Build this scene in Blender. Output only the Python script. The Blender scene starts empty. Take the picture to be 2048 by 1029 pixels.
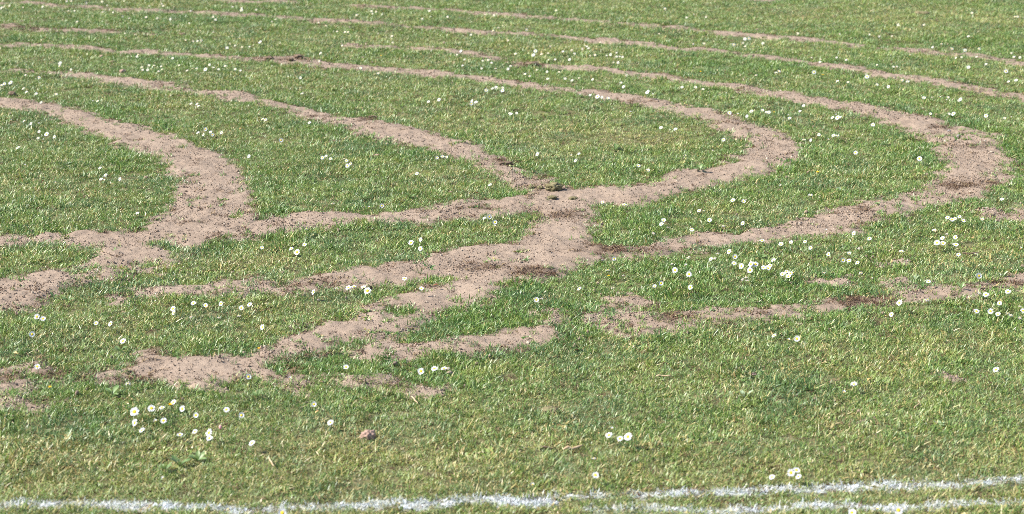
import bpy, math, random
import numpy as np
from mathutils import Vector, Matrix, Euler

# ------------------------------------------------------------------ camera, light, exposure
S = bpy.context.scene
C = S.collection
CAM_H, FPX, PITCH = 1.73, 3500.0, math.atan(994.5 / 3500.0)
cd = bpy.data.cameras.new('camera'); cam = bpy.data.objects.new('camera', cd); C.objects.link(cam)
cam.location = (0, 0, CAM_H); cam.rotation_euler = (math.pi / 2 - PITCH, 0, 0)
cd.sensor_width = 36.0; cd.lens = 36.0 * FPX / 2048.0
cd.clip_start = 0.1; cd.clip_end = 2000
cd.dof.use_dof = True; cd.dof.focus_distance = 6.3; cd.dof.aperture_fstop = 4.6
S.camera = cam
SUN_EL, SUN_AZ = math.radians(43), math.radians(-94)       # azimuth from +Y towards +X: the sun stands to the left
W = bpy.data.worlds.new('World'); S.world = W; W.use_nodes = True
wn = W.node_tree; wn.nodes.clear()
sky = wn.nodes.new('ShaderNodeTexSky'); sky.sky_type = 'NISHITA'; sky.sun_disc = False
sky.sun_elevation = SUN_EL; sky.sun_rotation = SUN_AZ
bg = wn.nodes.new('ShaderNodeBackground'); bg.inputs[1].default_value = 0.12
wo = wn.nodes.new('ShaderNodeOutputWorld')
wn.links.new(sky.outputs[0], bg.inputs[0]); wn.links.new(bg.outputs[0], wo.inputs[0])
sd = bpy.data.lights.new('sun', 'SUN'); sd.energy = 5.0; sd.angle = math.radians(0.53); sd.color = (1.0, 0.955, 0.88)
sun = bpy.data.objects.new('sun', sd); C.objects.link(sun)
to_sun = Vector((math.sin(SUN_AZ) * math.cos(SUN_EL), math.cos(SUN_AZ) * math.cos(SUN_EL), math.sin(SUN_EL)))
sun.rotation_euler = to_sun.to_track_quat('Z', 'Y').to_euler(); sun.location = (-6, 2, 8)
S.view_settings.view_transform = 'Standard'; S.view_settings.look = 'None'
S.view_settings.exposure = 1.08; S.view_settings.gamma = 1.0; S.view_settings.use_curve_mapping = False
S.cycles.filter_width = 0.8; S.cycles.use_denoising = False; S.cycles.max_bounces = 6; S.cycles.diffuse_bounces = 3; S.cycles.transmission_bounces = 3
S.cycles.transparent_max_bounces = 4; S.cycles.caustics_reflective = False; S.cycles.caustics_refractive = False

rng = np.random.default_rng(7); random.seed(7)

# ------------------------------------------------------------------ helpers
def at(px, py, z=0.0):
    """the point at height z that the photograph shows at pixel (px, py); arrays allowed"""
    px = np.asarray(px, float); py = np.asarray(py, float)
    dx = (px - 1024) / FPX; dz = -(py - 514.5) / FPX
    vy = math.cos(PITCH) + dz * math.sin(PITCH); vz = -math.sin(PITCH) + dz * math.cos(PITCH)
    t = (z - CAM_H) / vz
    return dx * t, vy * t

TAB = rng.random((8, 256, 256)).astype(np.float32)
def vnoise(x, y, freq, k=0):
    u = np.asarray(x) * freq + 37.3 * k + 500; v = np.asarray(y) * freq + 11.7 * k + 500
    iu = np.floor(u).astype(int); iv = np.floor(v).astype(int); fu = u - iu; fv = v - iv
    fu = fu * fu * (3 - 2 * fu); fv = fv * fv * (3 - 2 * fv); T = TAB[k % 8]
    a = T[iu & 255, iv & 255]; b = T[(iu + 1) & 255, iv & 255]; c = T[iu & 255, (iv + 1) & 255]; d = T[(iu + 1) & 255, (iv + 1) & 255]
    return ((a * (1 - fu) + b * fu) * (1 - fv) + (c * (1 - fu) + d * fu) * fv) * 2 - 1
def fbm(x, y, freq, k=0, oct=3, gain=0.5):
    s = 0; a = 1; n = 0
    for i in range(oct):
        # turn each octave so the lattice does not show
        ca, sa = math.cos(0.6 + i), math.sin(0.6 + i)
        s = s + a * vnoise(x * ca - y * sa, x * sa + y * ca, freq * (2.03 ** i), k + i); n += a; a *= gain
    return s / n
def sstep(a, b, x):
    t = np.clip((x - a) / (b - a), 0, 1); return t * t * (3 - 2 * t)

def mesh_np(name, co, faces, smooth=True):
    """faces: one (n,3) or (n,4) array"""
    me = bpy.data.meshes.new(name); co = np.asarray(co, np.float32); faces = np.asarray(faces, np.int32)
    k = faces.shape[1]
    me.vertices.add(len(co)); me.vertices.foreach_set('co', co.ravel())
    me.loops.add(faces.size); me.loops.foreach_set('vertex_index', faces.ravel())
    me.polygons.add(len(faces)); me.polygons.foreach_set('loop_start', np.arange(0, faces.size, k, dtype=np.int32))
    me.update(calc_edges=True)
    me.polygons.foreach_set('use_smooth', np.full(len(faces), smooth))
    return me
def link(name, me, mat=None, parent=None, kind=None, label=None, cat=None, group=None):
    o = bpy.data.objects.new(name, me); C.objects.link(o)
    if mat and me and not me.materials: me.materials.append(mat)
    if parent: o.parent = parent
    if kind: o['kind'] = kind
    if label: o['label'] = label
    if cat: o['category'] = cat
    if group: o['group'] = group
    return o

# ------------------------------------------------------------------ materials
class NT:
    def __init__(s, name):
        s.m = bpy.data.materials.new(name); s.m.use_nodes = True; s.t = s.m.node_tree; s.t.nodes.clear()
        s.out = s.n('ShaderNodeOutputMaterial')
    def n(s, ty, **kw):
        x = s.t.nodes.new(ty)
        for k, v in kw.items(): setattr(x, k, v)
        return x
    def l(s, a, b): s.t.links.new(a, b)
    def put(s, sock, v):
        if isinstance(v, bpy.types.NodeSocket): s.l(v, sock)
        else: sock.default_value = v
    def math(s, op, a, b=0.0, clamp=False):
        x = s.n('ShaderNodeMath', operation=op, use_clamp=clamp); s.put(x.inputs[0], a); s.put(x.inputs[1], b); return x.outputs[0]
    def mix(s, f, a, b):
        x = s.n('ShaderNodeMix', data_type='RGBA'); s.put(x.inputs[0], f)
        for i, v in ((6, a), (7, b)):
            s.put(x.inputs[i], v if isinstance(v, bpy.types.NodeSocket) else (*v, 1)[:4])
        return x.outputs[2]
    def noise(s, scale, detail=2, vec=None, rough=0.5):
        x = s.n('ShaderNodeTexNoise'); x.inputs['Scale'].default_value = scale; x.inputs['Detail'].default_value = detail
        x.inputs['Roughness'].default_value = rough
        if vec: s.l(vec, x.inputs['Vector'])
        return x.outputs[0]
    def rng(s, v, a, b, c=0.0, d=1.0):
        x = s.n('ShaderNodeMapRange'); s.put(x.inputs[0], v)
        for i, q in enumerate((a, b, c, d)): x.inputs[i + 1].default_value = q
        return x.outputs[0]
    def attr(s, name, ty='GEOMETRY'):
        x = s.n('ShaderNodeAttribute', attribute_name=name, attribute_type=ty); return x
    def surf(s, col, rough=0.8, spec=0.3, trans=0.0, tcol=None, bump=None, bstr=0.3, bdist=0.003):
        p = s.n('ShaderNodeBsdfPrincipled'); s.put(p.inputs['Base Color'], col if isinstance(col, bpy.types.NodeSocket) else (*col, 1))
        s.put(p.inputs['Roughness'], rough); s.put(p.inputs['Specular IOR Level'], spec)
        if bump is not None:
            b = s.n('ShaderNodeBump'); b.inputs['Strength'].default_value = bstr; b.inputs['Distance'].default_value = bdist
            s.l(bump, b.inputs['Height']); s.l(b.outputs[0], p.inputs['Normal'])
        sh = p.outputs[0]
        if trans:
            t = s.n('ShaderNodeBsdfTranslucent'); tc = tcol if tcol is not None else col
            s.put(t.inputs[0], tc if isinstance(tc, bpy.types.NodeSocket) else (*tc, 1))
            mx = s.n('ShaderNodeMixShader'); mx.inputs[0].default_value = trans
            s.l(sh, mx.inputs[1]); s.l(t.outputs[0], mx.inputs[2]); sh = mx.outputs[0]
        s.l(sh, s.out.inputs[0]); return s.m

def mat_grass():
    g = NT('grass_blades'); pos = g.n('ShaderNodeNewGeometry').outputs['Position']
    bl = g.attr('bl'); sep = g.n('ShaderNodeSeparateColor'); g.l(bl.outputs['Color'], sep.inputs[0])
    tint, tt, dr = sep.outputs[0], sep.outputs[1], sep.outputs[2]
    zo = g.attr('zone', 'INSTANCER'); zs = g.n('ShaderNodeSeparateXYZ'); g.l(zo.outputs['Vector'], zs.inputs[0])
    dry, lush, paint = zs.outputs[0], zs.outputs[1], zs.outputs[2]
    n2 = g.noise(9.0, 3, pos); n4 = g.noise(2.2, 4, pos, 0.6)
    # green of the blade: from blue-green through mid green to yellow-green
    k = g.math('ADD', g.math('MULTIPLY', tint, 0.66), g.math('ADD', g.math('MULTIPLY', g.rng(n2, 0.35, 0.65), 0.20), g.math('MULTIPLY', g.rng(n4, 0.35, 0.65), 0.18)))
    r = g.n('ShaderNodeValToRGB'); g.l(k, r.inputs[0]); e = r.color_ramp.elements
    e[0].position = 0.0; e[0].color = (0.026, 0.070, 0.020, 1)
    e[1].position = 1.0; e[1].color = (0.48, 0.52, 0.12, 1)
    x = e.new(0.26); x.color = (0.078, 0.160, 0.040, 1)
    x = e.new(0.5); x.color = (0.145, 0.242, 0.044, 1)
    x = e.new(0.68); x.color = (0.25, 0.345, 0.074, 1)
    x = e.new(0.86); x.color = (0.35, 0.42, 0.23, 1)
    col = g.mix(g.math('MULTIPLY', lush, 0.42), r.outputs[0], (0.105, 0.215, 0.032))
    col = g.mix(g.math('MULTIPLY', dry, 0.45), col, (0.25, 0.30, 0.062))
    col = g.mix(g.math('MULTIPLY', g.rng(g.noise(6.5, 4, pos, 0.65), 0.54, 0.64), 0.42), col, (0.29, 0.32, 0.065))
    col = g.mix(g.math('MULTIPLY', g.rng(g.noise(3.1, 5, pos, 0.6), 0.50, 0.62), 0.42), col, (0.085, 0.165, 0.078))
    col = g.mix(g.math('MULTIPLY', g.rng(g.noise(10.5, 4, pos, 0.7), 0.58, 0.66), 0.4), col, (0.17, 0.14, 0.062))    # some blades have died back to straw, more of them in dry places
    sr = g.n('ShaderNodeValToRGB'); g.l(tint, sr.inputs[0]); e = sr.color_ramp.elements
    e[0].color = (0.26, 0.17, 0.06, 1); e[1].color = (0.62, 0.55, 0.30, 1); x = e.new(0.5); x.color = (0.46, 0.39, 0.14, 1)
    th = g.math('SUBTRACT', g.math('ADD', 0.12, g.math('MULTIPLY', dry, 0.34)), g.math('MULTIPLY', lush, 0.07))
    isd = g.math('LESS_THAN', dr, th)
    col = g.mix(isd, col, sr.outputs[0])
    col = g.mix(g.math('MULTIPLY', g.rng(tt, 0.28, 0.0), 0.6), col, (0.17, 0.15, 0.075))      # pale sheath at the foot
    pm = g.math('MULTIPLY', g.rng(g.math('ADD', paint, g.math('MULTIPLY', dr, 0.35)), 0.62, 0.92), g.rng(tt, 0.05, 0.4, 0.6, 1.0))
    col = g.mix(pm, col, (0.64, 0.67, 0.69))
    return g.surf(col, rough=0.42, spec=0.55, trans=0.24)

def mat_ground():
    g = NT('turf_floor'); pos = g.n('ShaderNodeNewGeometry').outputs['Position']
    a = g.noise(60, 4, pos, 0.7); b = g.noise(7, 3, pos); c = g.noise(260, 2, pos)
    col = g.mix(g.rng(a, 0.35, 0.65), (0.075, 0.075, 0.032), (0.15, 0.135, 0.065))
    col = g.mix(g.rng(b, 0.4, 0.7, 0, 0.5), col, (0.10, 0.115, 0.045))
    col = g.mix(g.rng(c, 0.5, 0.75, 0, 0.7), col, (0.22, 0.18, 0.10))
    # beyond the scattered turf the sheet itself has the mown-grass colour
    far = g.attr('far').outputs['Fac']
    gc = g.mix(g.rng(g.noise(1.3, 5, pos, 0.65), 0.35, 0.65), (0.12, 0.18, 0.045), (0.18, 0.22, 0.06))
    col = g.mix(far, col, gc)
    pt = g.attr('paint').outputs['Fac']
    col = g.mix(g.math('MULTIPLY', pt, g.rng(g.noise(45, 3, pos), 0.42, 0.6, 0.0, 0.8)), col, (0.78, 0.80, 0.80))
    return g.surf(col, rough=0.95, spec=0.15, bump=a, bstr=0.6, bdist=0.006)

def mat_soil(name='soil'):
    g = NT(name); pos = g.n('ShaderNodeNewGeometry').outputs['Position']
    a = g.noise(55, 5, pos, 0.7); b = g.noise(4, 5, pos, 0.65); c = g.noise(230, 3, pos, 0.7)
    col = g.mix(g.rng(b, 0.35, 0.65), (0.250, 0.185, 0.138), (0.312, 0.238, 0.180))
    col = g.mix(g.rng(a, 0.35, 0.7, 0, 0.55), col, (0.175, 0.135, 0.100))
    col = g.mix(g.rng(c, 0.56, 0.74, 0, 0.55), col, (0.10, 0.08, 0.066))
    col = g.mix(g.rng(c, 0.42, 0.28, 0, 0.6), col, (0.36, 0.29, 0.225))
    col = g.mix(g.math('MULTIPLY', g.attr('mulch').outputs['Fac'], g.rng(a, 0.3, 0.6, 0.45, 0.9)), col, (0.085, 0.055, 0.036))
    return g.surf(col, rough=0.95, spec=0.1, bump=c, bstr=0.8, bdist=0.004)
def mat_crumb():
    g = NT('soil_crumb'); r = g.attr('tone', 'INSTANCER').outputs['Fac']
    q = g.n('ShaderNodeValToRGB'); g.l(r, q.inputs[0]); e = q.color_ramp.elements
    e[0].color = (0.16, 0.125, 0.098, 1); e[1].color = (0.40, 0.34, 0.27, 1)
    x = e.new(0.22); x.color = (0.20, 0.150, 0.112, 1); x = e.new(0.8); x.color = (0.285, 0.215, 0.16, 1)
    return g.surf(q.outputs[0], rough=0.95, spec=0.1, bump=g.noise(900, 2, g.n('ShaderNodeNewGeometry').outputs['Position']), bstr=0.4, bdist=0.001)
def mat_thatch():
    g = NT('dead_thatch'); bl = g.attr('bl'); sep = g.n('ShaderNodeSeparateColor'); g.l(bl.outputs['Color'], sep.inputs[0])
    q = g.n('ShaderNodeValToRGB'); g.l(sep.outputs[0], q.inputs[0]); e = q.color_ramp.elements
    e[0].color = (0.035, 0.020, 0.014, 1); e[1].color = (0.30, 0.22, 0.12, 1); x = e.new(0.6); x.color = (0.11, 0.062, 0.038, 1)
    return g.surf(q.outputs[0], rough=0.8, spec=0.15, trans=0.1)
def mat_plain(name, c1, c2, scale=200, rough=0.7, spec=0.3, trans=0.0, bstr=0.3, bdist=0.001):
    g = NT(name); tc = g.n('ShaderNodeTexCoord').outputs['Object']; n = g.noise(scale, 3, tc)
    return g.surf(g.mix(g.rng(n, 0.35, 0.65), c1, c2), rough=rough, spec=spec, trans=trans, bump=n, bstr=bstr, bdist=bdist)

M_grass = mat_grass(); M_ground = mat_ground(); M_soil = mat_soil(); M_crumb = mat_crumb(); M_thatch = mat_thatch()
M_petal = mat_plain('petal_white', (0.70, 0.70, 0.70), (0.62, 0.62, 0.63), 300, 0.6, 0.2, 0.25)
M_petal_old = mat_plain('petal_withered', (0.46, 0.45, 0.45), (0.32, 0.29, 0.27), 400, 0.8, 0.1, 0.2)
M_disc = mat_plain('disc_yellow', (0.82, 0.52, 0.02), (0.90, 0.62, 0.05), 1500, 0.7, 0.2, 0.0, 0.8)
M_yel = mat_plain('yellow_petal', (0.80, 0.50, 0.02), (0.88, 0.62, 0.05), 700, 0.6, 0.2, 0.2)
M_stem = mat_plain('stem_green', (0.10, 0.17, 0.04), (0.16, 0.20, 0.07), 200, 0.6, 0.3, 0.15)
M_pink = mat_plain('bud_pink', (0.70, 0.35, 0.33), (0.60, 0.24, 0.26), 400, 0.6)
M_leaf = mat_plain('weed_leaf', (0.10, 0.19, 0.05), (0.20, 0.28, 0.10), 90, 0.45, 0.5, 0.3)
M_paleleaf = mat_plain('pale_leaf', (0.26, 0.34, 0.18), (0.34, 0.42, 0.26), 90, 0.5, 0.4, 0.3)
M_dark = mat_plain('dark_clod', (0.09, 0.062, 0.045), (0.22, 0.16, 0.11), 70, 0.95, 0.1, 0, 0.9, 0.004)
M_olive = mat_plain('dried_turf', (0.12, 0.105, 0.055), (0.21, 0.18, 0.10), 120, 0.9, 0.1, 0, 0.9, 0.004)
M_lump = mat_plain('pinkish_earth', (0.25, 0.165, 0.13), (0.34, 0.235, 0.19), 60, 0.95, 0.1, 0, 0.9, 0.004)
M_stone = mat_plain('grey_stone', (0.16, 0.145, 0.14), (0.25, 0.225, 0.21), 150, 0.8, 0.3, 0, 0.5)
M_tan = mat_plain('tan_stick', (0.38, 0.27, 0.16), (0.48, 0.36, 0.23), 90, 0.8, 0.2)
M_twig = mat_plain('dark_twig', (0.07, 0.05, 0.035), (0.14, 0.10, 0.07), 90, 0.8, 0.2)
M_redleaf = mat_plain('russet_leaf', (0.20, 0.075, 0.04), (0.30, 0.13, 0.065), 90, 0.7, 0.3, 0.2)
M_orleaf = mat_plain('orange_leaf', (0.62, 0.36, 0.14), (0.70, 0.45, 0.20), 90, 0.7, 0.3, 0.2)

# ------------------------------------------------------------------ where the soil lies (outlines on the ground, unprojected from the photo)
def P(s): return [tuple(float(v) for v in p.split(',')) for p in s.split()]
SOIL = {
 'left_bend': (0.5, "-140,186 0,197 20,199 60,203 110,212 150,218 190,232 240,247 280,253 310,263 345,275 380,290 430,305 460,322 480,335 490,350 497,375 500,395 497,410 500,428 497,442 500,470 440,476 415,480 400,492 370,500 345,515 338,527 283,526 230,534 173,532 167,526 187,507 210,495 180,490 140,492 100,490 60,486 0,492 -160,500 -160,476 0,470 60,475 110,470 150,463 220,465 290,459 305,441 330,425 345,412 350,400 342,386 350,375 360,360 335,343 320,325 300,310 260,300 230,285 200,268 165,258 130,240 90,228 40,218 0,213 -140,202"),
 'lower_left_patch': (0.4, "-160,575 0,560 60,552 87,542 130,540 167,525 187,507 210,497 230,534 173,533 150,545 157,560 127,577 100,590 87,606 67,616 0,621 -160,632"),
 'lower_arm': (0.6, "1060,398 1030,396 1000,400 960,405 920,410 870,414 830,420 800,425 750,428 680,430 640,428 600,431 560,437 520,440 497,440 450,430 450,474 500,474 540,470 560,465 600,458 650,455 680,452 700,448 780,444 840,445 880,440 930,437 970,431 1020,430 1060,428"),
 'middle_arm': (0.5, "15,139 60,142 130,147 150,144 200,150 240,158 300,162 340,165 370,178 420,184 460,185 500,190 540,205 600,213 660,233 720,238 760,245 800,253 850,262 880,270 930,285 970,300 1000,318 1030,335 1060,345 1085,352 1100,362 1120,373 1160,380 1175,400 1060,402 1045,397 1060,388 1030,375 1000,357 990,345 960,330 920,320 880,310 840,295 790,285 740,275 700,258 660,246 620,237 580,225 530,212 500,205 470,203 430,195 400,187 340,180 300,178 240,170 200,162 160,158 130,153 60,146 15,143"),
 'inner_loop': (0.5, "1050,396 1100,375 1160,380 1200,377 1240,380 1270,375 1300,368 1340,352 1384,342 1420,336 1450,329 1457,320 1484,307 1497,293 1484,277 1457,263 1424,247 1384,235 1344,227 1307,217 1274,210 1230,206 1181,192 1124,185 1057,178 1024,170 980,165 930,158 880,155 830,150 770,143 700,138 640,134 560,128 512,122 440,117 380,113 330,108 240,109 200,102 150,99 110,96 80,95 20,94 -60,93 -60,89 20,90 40,87 80,91 110,92 150,91 200,98 240,105 280,101 300,99 340,105 400,108 440,112 512,117 560,115 590,114 620,122 680,128 740,132 800,137 850,140 890,145 950,152 1000,160 1024,162 1057,165 1090,168 1124,177 1164,183 1204,182 1237,190 1277,197 1317,203 1357,210 1397,217 1434,227 1467,238 1507,248 1536,254 1560,263 1580,273 1595,285 1600,300 1598,314 1585,327 1550,340 1536,346 1491,356 1457,363 1434,375 1391,378 1357,381 1334,390 1314,400 1284,408 1241,408 1191,404 1185,430 1055,430"),
 'crossing': (0.5, "1060,400 1190,400 1191,425 1196,435 1190,450 1180,465 1185,480 1200,490 1260,494 1300,492 1330,484 1360,505 1300,511 1230,515 1180,522 1150,525 1140,535 1130,548 1110,560 1060,563 1020,567 1000,572 990,582 985,600 940,610 900,625 860,640 830,655 805,660 789,668 805,679 790,684 740,684 700,690 640,705 590,715 552,726 542,733 549,752 512,750 480,753 437,762 430,774 393,776 350,769 310,761 300,754 240,765 200,765 173,752 200,746 233,741 253,736 267,726 273,711 297,706 327,711 353,717 410,719 467,711 512,706 540,690 545,683 555,677 595,671 625,663 600,655 589,650 622,650 672,650 705,643 709,620 739,616 772,610 802,600 845,586 890,575 909,563 890,556 850,560 800,570 750,575 700,578 640,582 560,590 512,587 470,586 400,590 330,592 290,590 290,580 330,575 415,573 430,563 480,568 510,560 560,570 605,560 622,556 669,550 695,540 745,536 802,533 842,530 859,516 872,510 909,506 939,500 962,498 1024,490 1045,480 1050,465 1065,455 1075,440"),
 'outer_loop': (0.7, "1240,496 1290,491 1330,481 1360,476 1400,470 1450,465 1490,463 1520,455 1560,452 1600,443 1640,428 1680,420 1720,410 1760,402 1772,392 1800,393 1830,384 1850,378 1860,370 1880,355 1890,335 1885,315 1875,300 1862,285 1840,274 1810,263 1780,251 1750,240 1720,230 1690,222 1660,215 1620,208 1580,203 1540,195 1500,187 1470,180 1440,175 1400,170 1370,164 1330,158 1290,156 1275,150 1230,146 1150,139 1150,135 1232,143 1275,147 1340,150 1370,160 1430,165 1480,170 1536,180 1590,187 1620,197 1640,198 1700,210 1740,215 1780,220 1800,228 1830,235 1850,237 1880,243 1900,252 1940,260 1980,270 1990,285 2005,295 2015,315 2022,335 2020,350 2010,365 2000,376 1960,385 1930,395 1900,408 1860,415 1820,425 1780,431 1740,440 1720,450 1700,460 1650,467 1620,472 1560,478 1520,481 1480,485 1440,490 1400,495 1370,500 1340,506 1290,512 1240,515"),
 'faint_arm': (1.0, "1020,119 1080,127 1130,132 1200,137 1232,143 1230,146 1180,142 1130,138 1070,136 1020,126"),
 'faint_strip': (1.2, "0,51 60,56 140,59 215,64 300,69 300,71 215,67 140,63 60,59 0,55"),
 'thin_strip': (1.2, "690,88 740,92 880,98 960,110 1020,119 1020,123 960,114 880,102 740,95 690,91"),
 'second_strip': (0.75, "-60,6 0,8 60,6 130,14 180,12 240,18 280,17 330,21 410,23 440,27 512,29 560,34 600,37 640,39 700,43 790,47 850,53 900,56 950,61 1024,65 1080,69 1130,72 1180,79 1210,77 1260,83 1310,88 1340,95 1400,97 1450,101 1500,112 1540,112 1600,121 1650,130 1700,133 1750,143 1790,149 1840,155 1880,163 1920,170 1960,176 2000,184 2048,191 2200,212 2200,222 2048,197 2000,192 1960,184 1920,178 1880,172 1840,165 1790,156 1750,150 1690,141 1650,135 1600,127 1540,119 1500,114 1450,106 1400,102 1340,99 1310,96 1260,90 1200,84 1180,83 1130,76 1080,72 1024,70 950,66 900,62 850,57 790,51 700,47 640,45 600,42 560,38 512,34 440,31 410,28 330,25 280,22 240,21 180,16 130,17 60,9 0,11 -60,9"),
 'top_strip': (0.8, "690,12 780,16 860,17 900,19 950,26 1020,29 1045,31 1100,35 1180,39 1250,46 1310,51 1380,57 1440,63 1500,69 1536,71 1600,76 1640,79 1700,89 1750,94 1800,97 1850,102 1900,107 1950,111 1980,116 2048,127 2200,150 2200,158 2048,133 1980,121 1950,116 1900,112 1850,108 1800,103 1750,99 1700,93 1640,83 1600,83 1536,77 1500,73 1440,69 1380,61 1310,56 1250,50 1180,43 1100,38 1045,34 1020,32 950,29 900,22 860,20 780,19 690,14"),
 'topmost_strip': (1.0, "430,-2 470,1 512,3 580,4 620,7 580,7 512,7 470,4 430,1"),
 'corner_strip': (1.0, "1480,-8 1536,-3 1560,0 1536,1 1480,-4"),
 'island_strip': (0.4, "725,686 770,683 800,686 829,687 860,687 900,682 930,679 960,671 1000,666 1050,661 1090,655 1130,652 1110,672 1090,680 1060,692 1050,702 1024,704 965,698 949,710 939,716 925,709 912,699 865,704 839,712 812,718 795,719 745,716 712,712 700,702"),
 'right_patch': (0.6, "1085,630 1110,634 1150,640 1185,628 1195,619 1222,612 1260,617 1290,628 1320,629 1345,624 1390,618 1430,615 1440,622 1490,620 1530,615 1580,607 1640,606 1640,622 1600,626 1560,629 1520,636 1480,641 1430,646 1380,651 1345,660 1320,668 1270,671 1240,666 1220,656 1180,656 1140,650 1090,642"),
 'mulch_patch': (0.5, "1630,603 1660,598 1700,595 1770,598 1785,604 1765,612 1720,617 1660,621 1630,618"),
 'right_strip': (0.5, "1776,590 1800,580 1830,572 1900,570 1960,566 1975,556 2003,554 2048,548 2200,540 2200,566 2048,578 2000,578 1960,590 1945,596 1850,600 1810,600"),
 'right_edge_patch': (0.8, "1969,425 2000,420 2048,414 2200,400 2200,430 2048,439 1990,434"),
 'small_patch': (0.5, "572,751 612,753 622,765 625,774 589,783 565,775 555,766"),
 'small_strip': (0.4, "645,756 692,759 745,757 792,760 812,771 845,775 879,781 875,787 845,791 822,787 805,777 765,777 729,771 680,766"),
 'corner_patch': (.6, "-120,738 0,741 60,738 95,735 100,745 60,755 0,768 60,768 100,762 130,765 60,780 0,788 -120,790"),
 'corner_pale_patch': (0.5, "-120,803 0,802 50,797 85,806 80,817 40,821 0,824 -120,826"),
 'sparse_link': (1.0, "185,535 230,535 283,527 338,528 300,545 240,555 180,562 160,552"),
 'sparse_bit': (1.0, "230,590 290,582 290,592 250,600"),
 'sparse_strip': (0.9, "1520,615 1580,606 1640,602 1640,622 1600,628 1540,632"),
 'bare_spot_a': (1.0, "1762,520 1800,516 1828,521 1815,528 1780,529"),
 'bare_spot_b': (1.1, "1610,560 1680,553 1740,560 1720,567 1650,567"),
 'bare_spot_c': (1.1, "1740,560 1800,556 1860,562 1830,568 1760,570"),
 'bare_spot_d': (1.0, "1905,752 1930,750 1922,758 1908,758"),
 'bare_spot_e': (1.0, "1230,600 1260,592 1300,600 1290,612 1250,612"),
 'bare_spot_f': (1.2, "1675,820 1715,818 1715,828 1680,830"),
 'bare_spot_g': (1.0, "1024,672 1060,668 1080,676 1050,684"),
}
GRASS = [  # turf left standing inside the bare soil
 "300,487 318,480 338,480 355,490 348,500 318,497", "660,692 690,682 730,684 735,692 705,700 690,712 672,706",
 "1045,352 1040,345 1060,352 1055,358", "1140,373 1150,362 1168,362 1172,372 1160,379",
 "780,625 800,612 820,606 830,615 800,630", "1195,619 1210,617 1212,640 1200,640",
]
MULCH = [(1700, 604, 72, 12, 1.0), (1760, 606, 30, 9, .8), (1065, 550, 50, 9, .95), (1240, 500, 75, 10, .85), (1130, 432, 45, 5, .6), (1350, 636, 34, 9, .95), (95, 757, 50, 9, .9),
         (20, 762, 30, 8, .7), (330, 703, 25, 5, .6), (1920, 372, 35, 9, .95), (1990, 370, 18, 5, .8), (1725, 424, 26, 6, .6), (1960, 573, 40, 7, .8), (2040, 570, 20, 8, .7), (1010, 330, 28, 8, .7),
         (960, 422, 50, 5, .6), (640, 575, 50, 6, .7), (270, 765, 60, 6, .5), (1100, 380, 40, 8, .5), (950, 540, 60, 6, .5), (1940, 297, 50, 4, .4), (380, 448, 30, 4, .3), (1885, 258, 26, 5, .6),
         (60, 57, 90, 4, .5), (250, 62, 80, 4, .5), (560, 122, 50, 5, .4), (1065, 131, 22, 5, .8), (365, 71, 20, 4, .9), (740, 240, 25, 4, .6), (1440, 315, 25, 5, .4), (575, 745, 30, 6, .5)]
DRYSPOT = [(1260, 278, 150, 22, .9), (370, 215, 140, 30, .5), (860, 235, 160, 30, .35), (150, 370, 160, 40, .35), (900, 370, 130, 25, .4), (1380, 260, 60, 14, .5), (760, 905, 160, 40, .8), (1100, 815, 60, 20, .9),
           (1120, 893, 90, 16, .9), (1850, 760, 160, 50, .5), (1700, 830, 90, 25, .7), (540, 525, 70, 18, .6), (1350, 405, 60, 10, .6), (1440, 425, 40, 12, .5), (60, 920, 300, 60, .6), (900, 800, 120, 25, .7),
           (1900, 690, 120, 35, .4), (480, 660, 90, 25, .6), (300, 655, 120, 20, .5), (180, 115, 60, 8, .5), (800, 130, 90, 6, .4), (1700, 350, 120, 18, .5), (1900, 510, 120, 20, .5), (1150, 100, 80, 10, .6), (880, 350, 80, 20, .4)]
LUSHSPOT = [(960, 640, 140, 34, 1.), (200, 235, 90, 16, .8), (60, 430, 120, 30, .5), (560, 440, 60, 20, .5), (1060, 400, 60, 12, .8), (1290, 440, 90, 30, .6), (700, 505, 100, 20, .5), (1300, 540, 100, 20, .6), (1480, 590, 120, 20, .6),
            (1700, 440, 100, 14, .7), (640, 260, 90, 14, .6), (120, 850, 140, 40, .7), (180, 780, 140, 18, .8), (1500, 135, 160, 14, .8), (1750, 130, 140, 10, .5), (1950, 270, 60, 20, .6), (1470, 400, 100, 18, .5),
            (330, 40, 200, 10, .5), (60, 80, 120, 8, .6), (330, 133, 160, 14, .6), (1950, 640, 120, 16, .5), (1560, 380, 90, 14, .4), (640, 740, 90, 14, .6), (850, 725, 130, 12, .6), (1800, 880, 60, 12, .4)]

GX0, GX1, GY0, GY1, GS = -6.0, 6.0, 3.0, 16.0, 0.015
gx = np.arange(GX0, GX1 + GS, GS); gy = np.arange(GY0, GY1 + GS, GS)
def sd_poly(pts, X, Y):
    d2 = np.full(X.shape, 1e9); ins = np.zeros(X.shape, bool); n = len(pts)
    for i in range(n):
        ax, ay = pts[i]; bx, by = pts[(i + 1) % n]; ex, ey = bx - ax, by - ay
        L = ex * ex + ey * ey
        if L < 1e-12: continue
        t = np.clip(((X - ax) * ex + (Y - ay) * ey) / L, 0, 1)
        d2 = np.minimum(d2, (X - ax - t * ex) ** 2 + (Y - ay - t * ey) ** 2)
        if abs(ey) > 1e-12:
            ins ^= ((ay > Y) != (by > Y)) & (X < ex * (Y - ay) / ey + ax)
    d = np.sqrt(d2); return np.where(ins, d, -d)
XG, YG = np.meshgrid(gx, gy)                      # [iy, ix]
D = np.full(XG.shape, -0.5); OWN = np.full(XG.shape, -1, np.int16); RAG = np.full(XG.shape, 0.7)

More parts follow.
